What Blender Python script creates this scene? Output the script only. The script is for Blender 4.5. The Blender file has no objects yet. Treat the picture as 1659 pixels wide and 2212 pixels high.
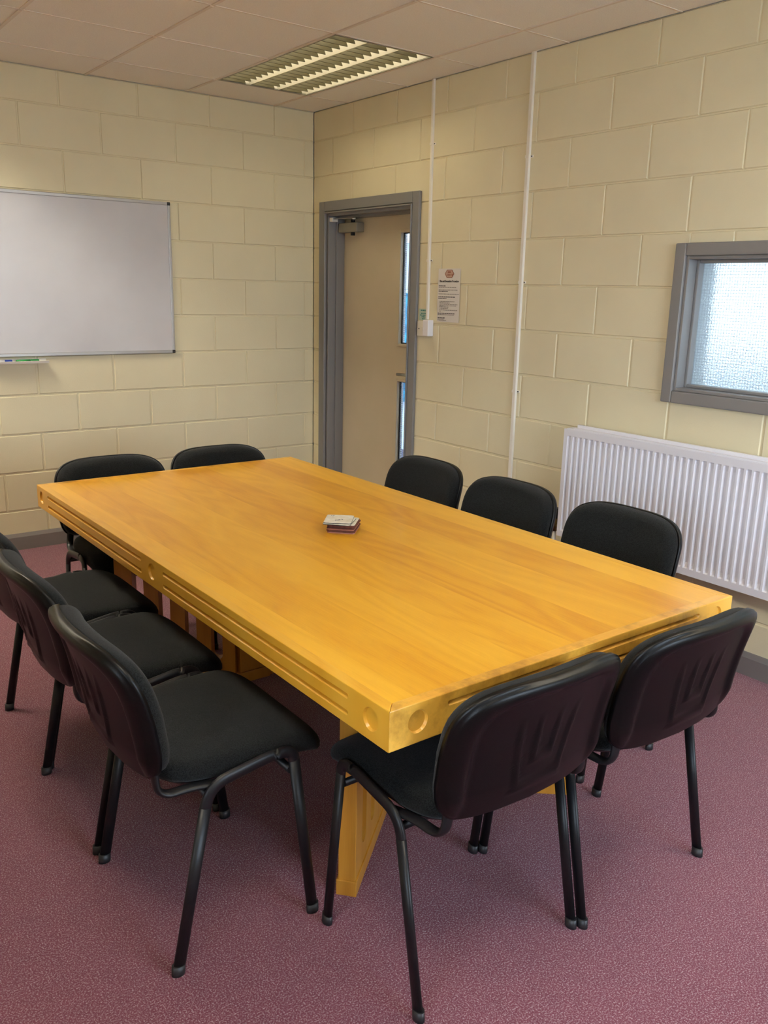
import bpy, bmesh, math, random
from mathutils import Vector, Matrix
random.seed(7)
C = bpy.context.scene.collection
PI = math.pi

# ------------------------------------------------------------------ camera, world, lights, exposure
W_PX, H_PX = 1659, 2212
F_PX = 1857.9
yaw, pitch, roll = 0.64675, -0.25250, 0.02369
fwd = Vector((math.sin(yaw)*math.cos(pitch), math.cos(yaw)*math.cos(pitch), math.sin(pitch)))
rt0 = Vector((math.cos(yaw), -math.sin(yaw), 0)); up0 = rt0.cross(fwd)
rt = rt0*math.cos(roll) + up0*math.sin(roll); up = -rt0*math.sin(roll) + up0*math.cos(roll)
cam_d = bpy.data.cameras.new('camera'); cam = bpy.data.objects.new('camera', cam_d); C.objects.link(cam)
m = Matrix((rt, up, -fwd)).transposed().to_4x4(); m.translation = Vector((-3.2771, -5.2076, 1.5439))
cam.matrix_world = m
cam_d.sensor_fit = 'VERTICAL'; cam_d.sensor_height = 36.0; cam_d.lens = F_PX/H_PX*36.0
cam_d.clip_start = 0.05
bpy.context.scene.camera = cam

sc = bpy.context.scene
sc.view_settings.view_transform = 'Standard'; sc.view_settings.look = 'None'
sc.view_settings.exposure = 0.0; sc.view_settings.gamma = 1.0
sc.view_settings.use_curve_mapping = False
try:
    sc.cycles.max_bounces = 10; sc.cycles.diffuse_bounces = 6; sc.cycles.glossy_bounces = 4
    sc.cycles.transmission_bounces = 6; sc.cycles.sample_clamp_indirect = 6.0
except Exception: pass

world = bpy.data.worlds.new('overcast_sky'); sc.world = world; world.use_nodes = True
nt = world.node_tree; nt.nodes.clear()
wo = nt.nodes.new('ShaderNodeOutputWorld'); wb = nt.nodes.new('ShaderNodeBackground')
tc = nt.nodes.new('ShaderNodeTexCoord'); sx = nt.nodes.new('ShaderNodeSeparateXYZ'); cr = nt.nodes.new('ShaderNodeValToRGB')
cr.color_ramp.elements[0].position = 0.0; cr.color_ramp.elements[0].color = (0.80, 0.88, 1.0, 1)
cr.color_ramp.elements[1].position = 0.8; cr.color_ramp.elements[1].color = (0.66, 0.80, 1.0, 1)
nt.links.new(tc.outputs['Generated'], sx.inputs[0]); nt.links.new(sx.outputs['Z'], cr.inputs[0])
nt.links.new(cr.outputs[0], wb.inputs['Color']); wb.inputs['Strength'].default_value = 20.0
nt.links.new(wb.outputs[0], wo.inputs[0])

CEIL = 2.666
XL, YN = -4.75, -6.7            # left wall and near wall planes
TUBE_E, TUBE_E2, TUBE_E3 = 78.0, 11.0, 185.0                    # tube emission: ordinary, turned down for the corner light, boosted for the left one
# near-wall windows (daylight); portals guide the sky light through the openings
NEARWIN = [(-2.30, -0.30)]; NWZ = (0.95, 2.25)
FILLWIN = [(-6.3, -4.7)]  # unseen window, added to throw side light on the right wall
RW = (-2.95, -5.35, 1.15, 1.71)  # right wall window opening y0,y1,z0,z1
def portal(name, loc, rot, sx_, sy_):
    l = bpy.data.lights.new(name, 'AREA'); l.shape = 'RECTANGLE'; l.size = sx_; l.size_y = sy_
    l.cycles.is_portal = True
    o = bpy.data.objects.new(name, l); o.location = loc; o.rotation_euler = rot; C.objects.link(o)
for a, b in NEARWIN:
    portal('window_portal', ((a+b)/2, YN-0.22, sum(NWZ)/2), (PI/2, 0, 0), b-a, NWZ[1]-NWZ[0])
for a, b in FILLWIN:
    portal('window_portal', (XL-0.22, (a+b)/2, sum(NWZ)/2), (0, -PI/2, 0), NWZ[1]-NWZ[0], b-a)
portal('window_portal', (2.75, -2.4, 1.62), (0, PI/2, 0), 1.45, 5.2)

# ------------------------------------------------------------------ materials
def srgb(r, g, b):
    f = lambda c: (c/255/12.92) if c/255 <= 0.04045 else ((c/255+0.055)/1.055)**2.4
    return (f(r), f(g), f(b), 1)
def mat(name, col, rough=0.5, metal=0.0, spec=0.5, noise=None, bump=None, col2=None, coat=0.0, emis=None, object_coords=True, sheen=0):
    """noise=(scale, amount) mixes col and col2; bump=(scale, strength)"""
    m_ = bpy.data.materials.new(name); m_.use_nodes = True; t = m_.node_tree; p = t.nodes['Principled BSDF']
    p.inputs['Base Color'].default_value = col; p.inputs['Roughness'].default_value = rough
    p.inputs['Metallic'].default_value = metal; p.inputs['Specular IOR Level'].default_value = spec
    if coat: p.inputs['Coat Weight'].default_value = coat; p.inputs['Coat Roughness'].default_value = 0.12
    if sheen: p.inputs['Sheen Weight'].default_value = sheen; p.inputs['Sheen Roughness'].default_value = 0.5
    tc_ = t.nodes.new('ShaderNodeTexCoord')
    if noise:
        n = t.nodes.new('ShaderNodeTexNoise'); n.inputs['Scale'].default_value = noise[0]; n.inputs['Detail'].default_value = 4
        r = t.nodes.new('ShaderNodeValToRGB'); r.color_ramp.elements[0].color = col; r.color_ramp.elements[1].color = col2
        r.color_ramp.elements[0].position = noise[1]; r.color_ramp.elements[1].position = 1-noise[1]
        t.links.new(tc_.outputs['Object'], n.inputs['Vector']); t.links.new(n.outputs['Fac'], r.inputs[0]); t.links.new(r.outputs[0], p.inputs['Base Color'])
    if bump:
        n2 = t.nodes.new('ShaderNodeTexNoise'); n2.inputs['Scale'].default_value = bump[0]; n2.inputs['Detail'].default_value = 3
        b = t.nodes.new('ShaderNodeBump'); b.inputs['Strength'].default_value = bump[1]; b.inputs['Distance'].default_value = 0.002
        t.links.new(tc_.outputs['Object'], n2.inputs['Vector']); t.links.new(n2.outputs['Fac'], b.inputs['Height']); t.links.new(b.outputs[0], p.inputs['Normal'])
    if emis:
        p.inputs['Emission Color'].default_value = emis[0]; p.inputs['Emission Strength'].default_value = emis[1]
    return m_

M = {}
M['wall'] = mat('painted_blockwork', srgb(227, 217, 184), 0.55, spec=0.3, noise=(2.5, 0.3), col2=srgb(222, 211, 178), bump=(160, 0.25))
M['ceil'] = mat('ceiling_tile', srgb(247, 244, 236), 0.9, spec=0.1, noise=(180, 0.35), col2=srgb(240, 236, 227), bump=(300, 0.3))
M['tee'] = mat('ceiling_tee', srgb(226, 214, 200), 0.5)
M['grey'] = mat('grey_gloss_paint', srgb(128, 126, 126), 0.38, bump=(60, 0.15))
M['skirt'] = mat('grey_skirting', srgb(120, 114, 112), 0.5)
M['door'] = mat('door_laminate', srgb(206, 192, 166), 0.5, noise=(3, 0.3), col2=srgb(200, 186, 158))
M['white'] = mat('white_paint', srgb(232, 230, 232), 0.32)
M['pvc'] = mat('white_pvc', srgb(236, 230, 218), 0.4)
M['rad'] = mat('radiator_enamel', srgb(228, 226, 232), 0.3)
M['steel'] = mat('brushed_steel', srgb(190, 186, 176), 0.3, metal=1.0)
M['silver'] = mat('silver_paint', srgb(150, 146, 132), 0.45, metal=0.4)
M['alu'] = mat('anodised_aluminium', srgb(176, 172, 168), 0.4, metal=0.6)
M['blackpl'] = mat('black_plastic', srgb(6, 6, 7), 0.38, spec=0.24, bump=(500, 0.15))
M['tube'] = mat('black_tube_paint', srgb(18, 18, 21), 0.42, spec=0.35, bump=(40, 0.05))
M['foot'] = mat('foot_plastic', srgb(34, 33, 35), 0.45)
M['fabric'] = mat('black_wool_fabric', srgb(9, 10, 11), 0.95, spec=0.1, noise=(420, 0.42), col2=srgb(30, 32, 33), bump=(700, 0.6), sheen=0.08)
M['board'] = mat('whiteboard_enamel', srgb(205, 203, 206), 0.32, spec=0.6, noise=(2.2, 0.3), col2=srgb(196, 193, 196))
M['brass'] = mat('brass_valve', srgb(120, 96, 60), 0.35, metal=1.0)
M['dark'] = mat('dark_plastic', srgb(30, 28, 27), 0.5)
M['green'] = mat('green_pen', srgb(28, 130, 62), 0.35)
M['blue'] = mat('blue_cap', srgb(30, 60, 150), 0.35)
M['teal'] = mat('teal_fabric', srgb(20, 120, 150), 0.85, noise=(14, 0.35), col2=srgb(8, 60, 90))
M['paper'] = mat('printed_paper', srgb(225, 219, 212), 0.7)
M['ink'] = mat('black_ink', srgb(60, 56, 56), 0.8)
M['inkgrey'] = mat('grey_ink', srgb(128, 120, 114), 0.8)
M['tealink'] = mat('teal_ink', srgb(30, 120, 118), 0.8)
M['palegreen'] = mat('pale_green_label', srgb(178, 196, 178), 0.5)
M['sticker'] = mat('clear_label', srgb(190, 192, 176), 0.5)
M['logo'] = mat('brown_logo_ink', srgb(150, 92, 70), 0.8)
M['logo2'] = mat('pale_logo_ink', srgb(196, 160, 140), 0.8)
M['corrwall'] = mat('corridor_paint', srgb(150, 160, 178), 0.6)
M['blockout'] = mat('pale_render', srgb(235, 240, 240), 0.8)
M['corrfloor'] = mat('corridor_carpet', srgb(64, 64, 84), 0.95)
M['ground'] = mat('pale_paving', srgb(205, 200, 190), 0.9)
def translucent(name, col):
    m_ = bpy.data.materials.new(name); m_.use_nodes = True; t = m_.node_tree; t.nodes.clear()
    o = t.nodes.new('ShaderNodeOutputMaterial'); b = t.nodes.new('ShaderNodeBsdfTranslucent'); b.inputs[0].default_value = col
    t.links.new(b.outputs[0], o.inputs[0]); return m_
M['skydim'] = translucent('sky_dimming_sheet', (0.97, 0.96, 0.93, 1))  # invented sheet that cuts the sky's brightness behind the obscured window
M['cardtop'] = mat('coaster_face', srgb(246, 242, 230), 0.35, noise=(40, 0.3), col2=srgb(222, 212, 186), coat=0.1)
M['cardedge'] = mat('coaster_cork_edge', srgb(104, 54, 38), 0.8, noise=(90, 0.3), col2=srgb(70, 34, 26))
M['cardpale'] = mat('coaster_pale_edge', srgb(160, 104, 84), 0.6)
M['pic'] = mat('coaster_print', srgb(48, 48, 80), 0.4)
M['copper'] = mat('white_pipe', srgb(220, 214, 206), 0.4)
M['gasket'] = mat('black_gasket', srgb(25, 25, 27), 0.5)
M['louvre'] = mat('shaded_louvre', srgb(84, 78, 56), 0.55, metal=0.3)  # darkened colour paints in the blades' shade at a low viewing angle
M['reflector'] = mat('lamp_reflector', srgb(240, 236, 222), 0.4, metal=0.3)
M['housing'] = mat('luminaire_housing', srgb(215, 210, 200), 0.5)
M['lamp'] = mat('fluorescent_tube', srgb(250, 245, 225), 0.4, emis=(srgb(255, 247, 232), TUBE_E))
M['lamp3'] = mat('boosted_fluorescent_tube', srgb(250, 245, 225), 0.4, emis=(srgb(255, 247, 228), TUBE_E3))  # same tubes, emission boosted to brighten the left of the back wall
M['lamp2'] = mat('dim_fluorescent_tube', srgb(250, 245, 225), 0.4, emis=(srgb(255, 243, 210), TUBE_E2))  # emission set lower than the other tubes for the corner light

# carpet
def carpet():
    m_ = bpy.data.materials.new('plum_carpet'); m_.use_nodes = True; t = m_.node_tree; p = t.nodes['Principled BSDF']
    p.inputs['Roughness'].default_value = 1.0; p.inputs['Specular IOR Level'].default_value = 0.05
    p.inputs['Sheen Weight'].default_value = 0.2
    tc_ = t.nodes.new('ShaderNodeTexCoord')
    n = t.nodes.new('ShaderNodeTexNoise'); n.inputs['Scale'].default_value = 260; n.inputs['Detail'].default_value = 4; n.inputs['Roughness'].default_value = 0.7
    r = t.nodes.new('ShaderNodeValToRGB')
    for e, (pos, c) in zip([r.color_ramp.elements[0], r.color_ramp.elements[1], r.color_ramp.elements.new(0.5)],
                           [(0.25, srgb(100, 46, 60)), (0.78, srgb(130, 74, 92)), (0.5, srgb(114, 59, 74))]):
        e.position = pos; e.color = c
    n3 = t.nodes.new('ShaderNodeTexNoise'); n3.inputs['Scale'].default_value = 28; n3.inputs['Detail'].default_value = 5; n3.inputs['Roughness'].default_value = 0.7
    mx = t.nodes.new('ShaderNodeMix'); mx.data_type = 'RGBA'; mx.blend_type = 'MULTIPLY'; mx.inputs[0].default_value = 1.0
    r3 = t.nodes.new('ShaderNodeValToRGB'); r3.color_ramp.elements[0].position = 0.35; r3.color_ramp.elements[1].position = 0.65
    r3.color_ramp.elements[0].color = (0.88, 0.86, 0.88, 1); r3.color_ramp.elements[1].color = (1.0, 1.0, 1.0, 1)
    b = t.nodes.new('ShaderNodeBump'); b.inputs['Strength'].default_value = 0.07; b.inputs['Distance'].default_value = 0.002
    t.links.new(tc_.outputs['Object'], n.inputs['Vector']); t.links.new(tc_.outputs['Object'], n3.inputs['Vector'])
    t.links.new(n.outputs['Fac'], r.inputs[0]); t.links.new(n3.outputs['Fac'], r3.inputs[0])
    t.links.new(r.outputs[0], mx.inputs[6]); t.links.new(r3.outputs[0], mx.inputs[7]); t.links.new(mx.outputs[2], p.inputs['Base Color'])
    t.links.new(n.outputs['Fac'], b.inputs['Height']); t.links.new(b.outputs[0], p.inputs['Normal'])
    return m_
M['carpet'] = carpet()

# beech veneer: lengthwise strips of differing tone with stretched cathedral grain
def wood(name, base, dark, light, strips=True, axis='Y', rough=0.36, dirt=False, coat=0.2):
    m_ = bpy.data.materials.new(name); m_.use_nodes = True; t = m_.node_tree; p = t.nodes['Principled BSDF']; L = t.links.new
    p.inputs['Roughness'].default_value = rough; p.inputs['Coat Weight'].default_value = coat; p.inputs['Coat Roughness'].default_value = 0.16
    tc_ = t.nodes.new('ShaderNodeTexCoord'); sep = t.nodes.new('ShaderNodeSeparateXYZ'); L(tc_.outputs['Object'], sep.inputs[0])
    def math_(op, a, b=None):
        n = t.nodes.new('ShaderNodeMath'); n.operation = op
        for i, v in enumerate((a, b)):
            if v is None: continue
            if isinstance(v, (int, float)): n.inputs[i].default_value = v
            else: L(v, n.inputs[i])
        return n.outputs[0]
    X, Y, Z = sep.outputs['X'], sep.outputs['Y'], sep.outputs['Z']
    if axis == 'X': X, Y = Y, X
    if axis == 'Z': X, Y, Z = math_('ADD', X, math_('MULTIPLY', Y, 1.3)), Z, 0.0
    idx = math_('FLOOR', math_('DIVIDE', math_('ADD', X, 0.03), 0.163)) if strips else 0.0
    # grain coordinates
    comb = t.nodes.new('ShaderNodeCombineXYZ')
    L(X, comb.inputs[0]); L(math_('MULTIPLY', Y, 0.16), comb.inputs[1])
    if strips: L(math_('MULTIPLY', idx, 3.7), comb.inputs[2])
    n1 = t.nodes.new('ShaderNodeTexNoise'); n1.inputs['Scale'].default_value = 5.0; n1.inputs['Detail'].default_value = 2; n1.inputs['Distortion'].default_value = 0.3
    L(comb.outputs[0], n1.inputs['Vector'])
    rings = math_('FRACT', math_('MULTIPLY', n1.outputs['Fac'], 9.0))
    rings = math_('MULTIPLY', math_('ABSOLUTE', math_('SUBTRACT', rings, 0.5)), 2.0)
    comb2 = t.nodes.new('ShaderNodeCombineXYZ'); L(math_('MULTIPLY', X, 60), comb2.inputs[0]); L(math_('MULTIPLY', Y, 2.5), comb2.inputs[1])
    n2 = t.nodes.new('ShaderNodeTexNoise'); n2.inputs['Scale'].default_value = 4.0; n2.inputs['Detail'].default_value = 4
    L(comb2.outputs[0], n2.inputs['Vector'])
    fac = math_('ADD', math_('MULTIPLY', rings, 0.22), math_('ADD', math_('MULTIPLY', n2.outputs['Fac'], 0.34), 0.08))
    if strips:
        wn = t.nodes.new('ShaderNodeTexWhiteNoise'); wn.noise_dimensions = '1D'; L(math_('ADD', idx, 11.3), wn.inputs['W'])
        fac = math_('ADD', fac, math_('MULTIPLY', wn.outputs['Value'], 0.46))
    else: fac = math_('ADD', fac, 0.15)
    r = t.nodes.new('ShaderNodeValToRGB'); L(fac, r.inputs[0])
    r.color_ramp.elements[0].position = 0.15; r.color_ramp.elements[0].color = dark
    r.color_ramp.elements[1].position = 0.85; r.color_ramp.elements[1].color = light
    e = r.color_ramp.elements.new(0.5); e.color = base
    out = r.outputs[0]
    if dirt:
        nd = t.nodes.new('ShaderNodeTexNoise'); nd.inputs['Scale'].default_value = 7; nd.inputs['Detail'].default_value = 6; nd.inputs['Roughness'].default_value = 0.65
        L(tc_.outputs['Object'], nd.inputs['Vector'])
        rd = t.nodes.new('ShaderNodeValToRGB'); rd.color_ramp.elements[0].position = 0.46; rd.color_ramp.elements[0].color = (1, 1, 1, 1)
        rd.color_ramp.elements[1].position = 0.70; rd.color_ramp.elements[1].color = (0.34, 0.27, 0.20, 1)
        mx = t.nodes.new('ShaderNodeMix'); mx.data_type = 'RGBA'; mx.blend_type = 'MULTIPLY'; mx.inputs[0].default_value = 0.9
        L(nd.outputs['Fac'], rd.inputs[0]); L(out, mx.inputs[6]); L(rd.outputs[0], mx.inputs[7]); out = mx.outputs[2]
    L(out, p.inputs['Base Color'])
    return m_
M['veneer'] = wood('beech_veneer', srgb(220, 158, 32), srgb(198, 128, 18), srgb(234, 176, 48))
M['lipx'] = wood('beech_lipping_crosswise', srgb(230, 172, 66), srgb(214, 146, 44), srgb(240, 192, 92), strips=False, axis='X', dirt=True)
M['lipy'] = wood('beech_lipping_lengthwise', srgb(224, 166, 48), srgb(204, 138, 28), srgb(234, 184, 70), strips=False, axis='Y')
M['pedw'] = wood('beech_pedestal', srgb(190, 130, 44), srgb(166, 106, 28), srgb(204, 146, 58), strips=False, axis='Z')

def glass_mat(name, tint, gloss=0.06, haze=0.0):
    m_ = bpy.data.materials.new(name); m_.use_nodes = True; t = m_.node_tree; t.nodes.clear(); L = t.links.new
    o = t.nodes.new('ShaderNodeOutputMaterial'); tr = t.nodes.new('ShaderNodeBsdfTransparent'); tr.inputs[0].default_value = tint
    g = t.nodes.new('ShaderNodeBsdfGlossy'); g.inputs['Roughness'].default_value = 0.03
    lw = t.nodes.new('ShaderNodeFresnel'); lw.inputs[0].default_value = 1.5
    mx = t.nodes.new('ShaderNodeMixShader'); L(lw.outputs[0], mx.inputs[0]); L(tr.outputs[0], mx.inputs[1]); L(g.outputs[0], mx.inputs[2])
    L(mx.outputs[0], o.inputs[0])
    return m_
M['glass'] = glass_mat('clear_glass', (0.92, 0.95, 0.96, 1))

def wired_glass(name, obscure, axis='YZ', pitch=0.0125, wire=0.05):
    """obscured or clear pane with a fine wire mesh cast in it"""
    m_ = bpy.data.materials.new(name); m_.use_nodes = True; t = m_.node_tree; t.nodes.clear(); L = t.links.new
    o = t.nodes.new('ShaderNodeOutputMaterial'); tc_ = t.nodes.new('ShaderNodeTexCoord'); sep = t.nodes.new('ShaderNodeSeparateXYZ')
    L(tc_.outputs['Object'], sep.inputs[0])
    def line(out):
        d = t.nodes.new('ShaderNodeMath'); d.operation = 'DIVIDE'; d.inputs[1].default_value = pitch; L(out, d.inputs[0])
        f = t.nodes.new('ShaderNodeMath'); f.operation = 'FRACT'; L(d.outputs[0], f.inputs[0])
        l = t.nodes.new('ShaderNodeMath'); l.operation = 'LESS_THAN'; l.inputs[1].default_value = wire; L(f.outputs[0], l.inputs[0])
        return l.outputs[0]
    mxm = t.nodes.new('ShaderNodeMath'); mxm.operation = 'MAXIMUM'; L(line(sep.outputs['Y']), mxm.inputs[0]); L(line(sep.outputs['Z']), mxm.inputs[1])
    wire_s = t.nodes.new('ShaderNodeBsdfDiffuse'); wire_s.inputs[0].default_value = (0.30, 0.32, 0.33, 1)
    if obscure:
        n = t.nodes.new('ShaderNodeTexNoise'); n.inputs['Scale'].default_value = 130; n.inputs['Detail'].default_value = 2; L(tc_.outputs['Object'], n.inputs['Vector'])
        b = t.nodes.new('ShaderNodeBump'); b.inputs['Strength'].default_value = 0.9; b.inputs['Distance'].default_value = 0.004; L(n.outputs['Fac'], b.inputs['Height'])
        rf = t.nodes.new('ShaderNodeBsdfRefraction'); rf.inputs['IOR'].default_value = 1.25; rf.inputs['Roughness'].default_value = 0.12
        rf.inputs['Color'].default_value = (0.90, 0.97, 0.98, 1); L(b.outputs[0], rf.inputs['Normal'])
        tl = t.nodes.new('ShaderNodeBsdfTranslucent'); tl.inputs[0].default_value = (0.85, 0.93, 0.95, 1)
        tr = t.nodes.new('ShaderNodeBsdfTransparent'); tr.inputs[0].default_value = (0.9, 0.96, 0.98, 1)
        m1 = t.nodes.new('ShaderNodeMixShader'); m1.inputs[0].default_value = 0.45; L(rf.outputs[0], m1.inputs[1]); L(tl.outputs[0], m1.inputs[2])
        gl = t.nodes.new('ShaderNodeBsdfGlossy'); gl.inputs['Roughness'].default_value = 0.15; L(b.outputs[0], gl.inputs['Normal'])
        m2 = t.nodes.new('ShaderNodeMixShader'); m2.inputs[0].default_value = 0.05; L(m1.outputs[0], m2.inputs[1]); L(gl.outputs[0], m2.inputs[2])
        base = m2
    else:
        tr = t.nodes.new('ShaderNodeBsdfTransparent'); tr.inputs[0].default_value = (0.86, 0.92, 0.95, 1)
        gl = t.nodes.new('ShaderNodeBsdfGlossy'); gl.inputs['Roughness'].default_value = 0.03
        base = t.nodes.new('ShaderNodeMixShader'); base.inputs[0].default_value = 0.06; L(tr.outputs[0], base.inputs[1]); L(gl.outputs[0], base.inputs[2])
    mx = t.nodes.new('ShaderNodeMixShader'); L(mxm.outputs[0], mx.inputs[0]); L(base.outputs[0], mx.inputs[1]); L(wire_s.outputs[0], mx.inputs[2])
    L(mx.outputs[0], o.inputs[0])
    return m_
M['obscured'] = wired_glass('obscured_wired_glass', True, wire=0.09)
M['wired'] = wired_glass('clear_wired_glass', False, wire=0.10)

# ------------------------------------------------------------------ mesh helpers
class MB:
    def __init__(s): s.v = []; s.f = []; s.sm = []
    def add(s, vs, fs, smooth=False):
        n = len(s.v); s.v += [tuple(v) for v in vs]; s.f += [tuple(i+n for i in f) for f in fs]; s.sm += [smooth]*len(fs); return s
    def box(s, x0, x1, y0, y1, z0, z1):
        x0, x1 = sorted((x0, x1)); y0, y1 = sorted((y0, y1)); z0, z1 = sorted((z0, z1))
        return s.add([(x0,y0,z0),(x1,y0,z0),(x1,y1,z0),(x0,y1,z0),(x0,y0,z1),(x1,y0,z1),(x1,y1,z1),(x0,y1,z1)],
                     [(0,3,2,1),(4,5,6,7),(0,1,5,4),(1,2,6,5),(2,3,7,6),(3,0,4,7)])
    def tube(s, pts, a, b=None, n=14, side=None, cap=True):
        """swept ellipse: a = half size along the side vector, b = half size along the other normal"""
        b = a if b is None else b; P = [Vector(p) for p in pts]; R = []
        for i, p in enumerate(P):
            t = ((P[i+1]-p) if i == 0 else (p-P[i-1]) if i == len(P)-1 else ((P[i+1]-p).normalized()+(p-P[i-1]).normalized())).normalized()
            sd = Vector(side) if side else (Vector((0,0,1)) if abs(t.z) < 0.9 else Vector((1,0,0)))
            u = (sd - t*sd.dot(t)).normalized(); w = t.cross(u)
            R += [p + u*a*math.cos(2*PI*k/n) + w*b*math.sin(2*PI*k/n) for k in range(n)]
        F = [(i*n+k, i*n+(k+1) % n, (i+1)*n+(k+1) % n, (i+1)*n+k) for i in range(len(P)-1) for k in range(n)]
        s.add(R, F, True)
        if cap:
            base = len(s.v)-len(R); s.f.append(tuple(base+k for k in reversed(range(n)))); s.sm.append(False)
            e = base+(len(P)-1)*n; s.f.append(tuple(e+k for k in range(n))); s.sm.append(False)
        return s
    def cyl(s, p0, p1, r, n=20): return s.tube([p0, p1], r, r, n)
    def build(s, name, material, parent=None, bevel=0, seg=2, loc=None, rotz=None):
        me = bpy.data.meshes.new(name); me.from_pydata(s.v, [], s.f); me.update()
        me.polygons.foreach_set('use_smooth', s.sm)
        bm = bmesh.new(); bm.from_mesh(me); bmesh.ops.recalc_face_normals(bm, faces=bm.faces)
        if bevel: bmesh.ops.bevel(bm, geom=[e for e in bm.edges if e.is_manifold and e.calc_face_angle(0) > 0.6], offset=bevel, segments=seg, profile=0.6, affect='EDGES')
        bm.to_mesh(me); bm.free()
        me.materials.append(material)
        o = bpy.data.objects.new(name, me); C.objects.link(o)
        if parent: o.parent = parent
        if loc is not None: o.location = loc
        if rotz is not None: o.rotation_euler = (0, 0, rotz)
        return o
def box(name, material, parent, *b, bevel=0, seg=2):
    return MB().box(*b).build(name, material, parent, bevel, seg)
def tag(o, label, cat, group=None, kind=None):
    o['label'] = label; o['category'] = cat
    if group: o['group'] = group
    if kind: o['kind'] = kind
    return o
def struct(o, label=None, cat=None):
    o['kind'] = 'structure'
    if label: o['label'] = label
    if cat: o['category'] = cat
    return o
def empty(name, loc=(0,0,0), rotz=0):
    o = bpy.data.objects.new(name, None); o.empty_display_size = 0.1; C.objects.link(o); o.location = loc; o.rotation_euler = (0,0,rotz); return o
def copy_tree(o, parent=None):
    c = o.copy(); C.objects.link(c)
    if parent: c.parent = parent
    for ch in list(o.children): copy_tree(ch, c)
    return c
def carve(o, cutter):
    md = o.modifiers.new('carve', 'BOOLEAN'); md.operation = 'DIFFERENCE'; md.solver = 'EXACT'; md.object = cutter
    bpy.context.view_layer.update()
    me = bpy.data.meshes.new_from_object(o.evaluated_get(bpy.context.evaluated_depsgraph_get()))
    o.modifiers.clear(); old = o.data; o.data = me; me.name = old.name
    bpy.data.objects.remove(cutter)
def subtract(rect, holes):
    """rectangle (a0,a1,z0,z1) minus holes -> rectangles"""
    out = [rect]
    for h in holes:
        nxt = []
        for r in out:
            a0, a1, z0, z1 = r; c0, c1, d0, d1 = max(a0,h[0]), min(a1,h[1]), max(z0,h[2]), min(z1,h[3])
            if c0 >= c1 or d0 >= d1: nxt.append(r); continue
            if a0 < c0: nxt.append((a0,c0,z0,z1))
            if c1 < a1: nxt.append((c1,a1,z0,z1))
            if z0 < d0: nxt.append((c0,c1,z0,d0))
            if d1 < z1: nxt.append((c0,c1,d1,z1))
        out = nxt
    return out

# ------------------------------------------------------------------ room shell
Z0 = 2.7084
def block_wall(name, a_lo, a_hi, phase, to3, holes=(), depth=0.0060, joint=0.0100, parity=0):
    """blockwork: bevel-edged block faces standing proud of a recessed mortar plane; to3(a, z, d): a along the wall, d into it"""
    mb = MB()
    for (a0,a1,z0,z1) in subtract((a_lo, a_hi, 0, CEIL), holes):
        mb.add([to3(a0,z0,depth), to3(a1,z0,depth), to3(a1,z1,depth), to3(a0,z1,depth)], [(0,1,2,3)])
    rnd = random.Random(name)
    for k in range(0, 13):
        zt, zb = Z0-0.225*k, Z0-0.225*(k+1); zt = min(zt, CEIL); zb = max(zb, 0)
        if zt-zb < 0.02: continue
        n = 0 if (k+parity) % 2 else 1
        edges = [a_lo]; s = phase + 0.225*n - 0.9
        while s < a_hi:
            if s > a_lo+0.01: edges.append(s)
            s += 0.45
        edges.append(a_hi)
        for e0, e1 in zip(edges, edges[1:]):
            j0 = 0 if e0 == a_lo else joint; j1 = 0 if e1 == a_hi else joint
            jt = joint*(0.5 if zt > 1.45 else 0.95); jb = joint*(0.5 if zb > 1.45 else 0.95)
            if zt > 1.55: j0 *= 0.6; j1 *= 0.6
            for (a0,a1,z0,z1) in subtract((e0+j0*0.5, e1-j1*0.5, zb+jb*0.5, zt-jt*0.5), holes):
                if a1-a0 < 0.012 or z1-z0 < 0.012: continue
                b = 0.0036; w = lambda: rnd.uniform(-0.0006, 0.0006)
                A = [to3(a0,z0,depth), to3(a1,z0,depth), to3(a1,z1,depth), to3(a0,z1,depth)]
                dd = rnd.uniform(0, 0.0008)
                B = [to3(a0+b+w(),z0+b+w(),dd), to3(a1-b+w(),z0+b+w(),dd), to3(a1-b+w(),z1-b+w(),dd), to3(a0+b+w(),z1-b+w(),dd)]
                mb.add(A+B, [(4,5,6,7),(0,1,5,4),(1,2,6,5),(2,3,7,6),(3,0,4,7)])
    return mb
DOOR = (0.165, 1.09, -0.001, 2.03)
WIN = (-RW[0], -RW[1], RW[2], RW[3])
wb_ = block_wall('back', 0, -XL, 0.0779, lambda a, z, d: (-a, d, z))
struct(wb_.build('wall_back', M['wall']), 'cream painted blockwork wall behind the whiteboard', 'wall')
wr = block_wall('right', 0, -YN, 0.2284, lambda a, z, d: (d, -a, z), holes=[DOOR, WIN])
struct(wr.build('wall_right', M['wall']), 'cream painted blockwork wall with the door, radiator and window', 'wall')
LW = [(-b, -a, NWZ[0], NWZ[1]) for a, b in FILLWIN]
wl = block_wall('left', 0, -YN, 0.15, lambda a, z, d: (XL-d, -a, z), holes=LW)
struct(wl.build('wall_left', M['wall']), 'cream blockwork wall left of the camera', 'wall')
NW = [(-b, -a, NWZ[0], NWZ[1]) for a, b in NEARWIN]
wn = block_wall('near', 0, -XL, 0.15, lambda a, z, d: (-a, YN-d, z), holes=NW)
struct(wn.build('wall_near', M['wall']), 'cream blockwork wall behind the camera with two windows', 'wall')
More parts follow.
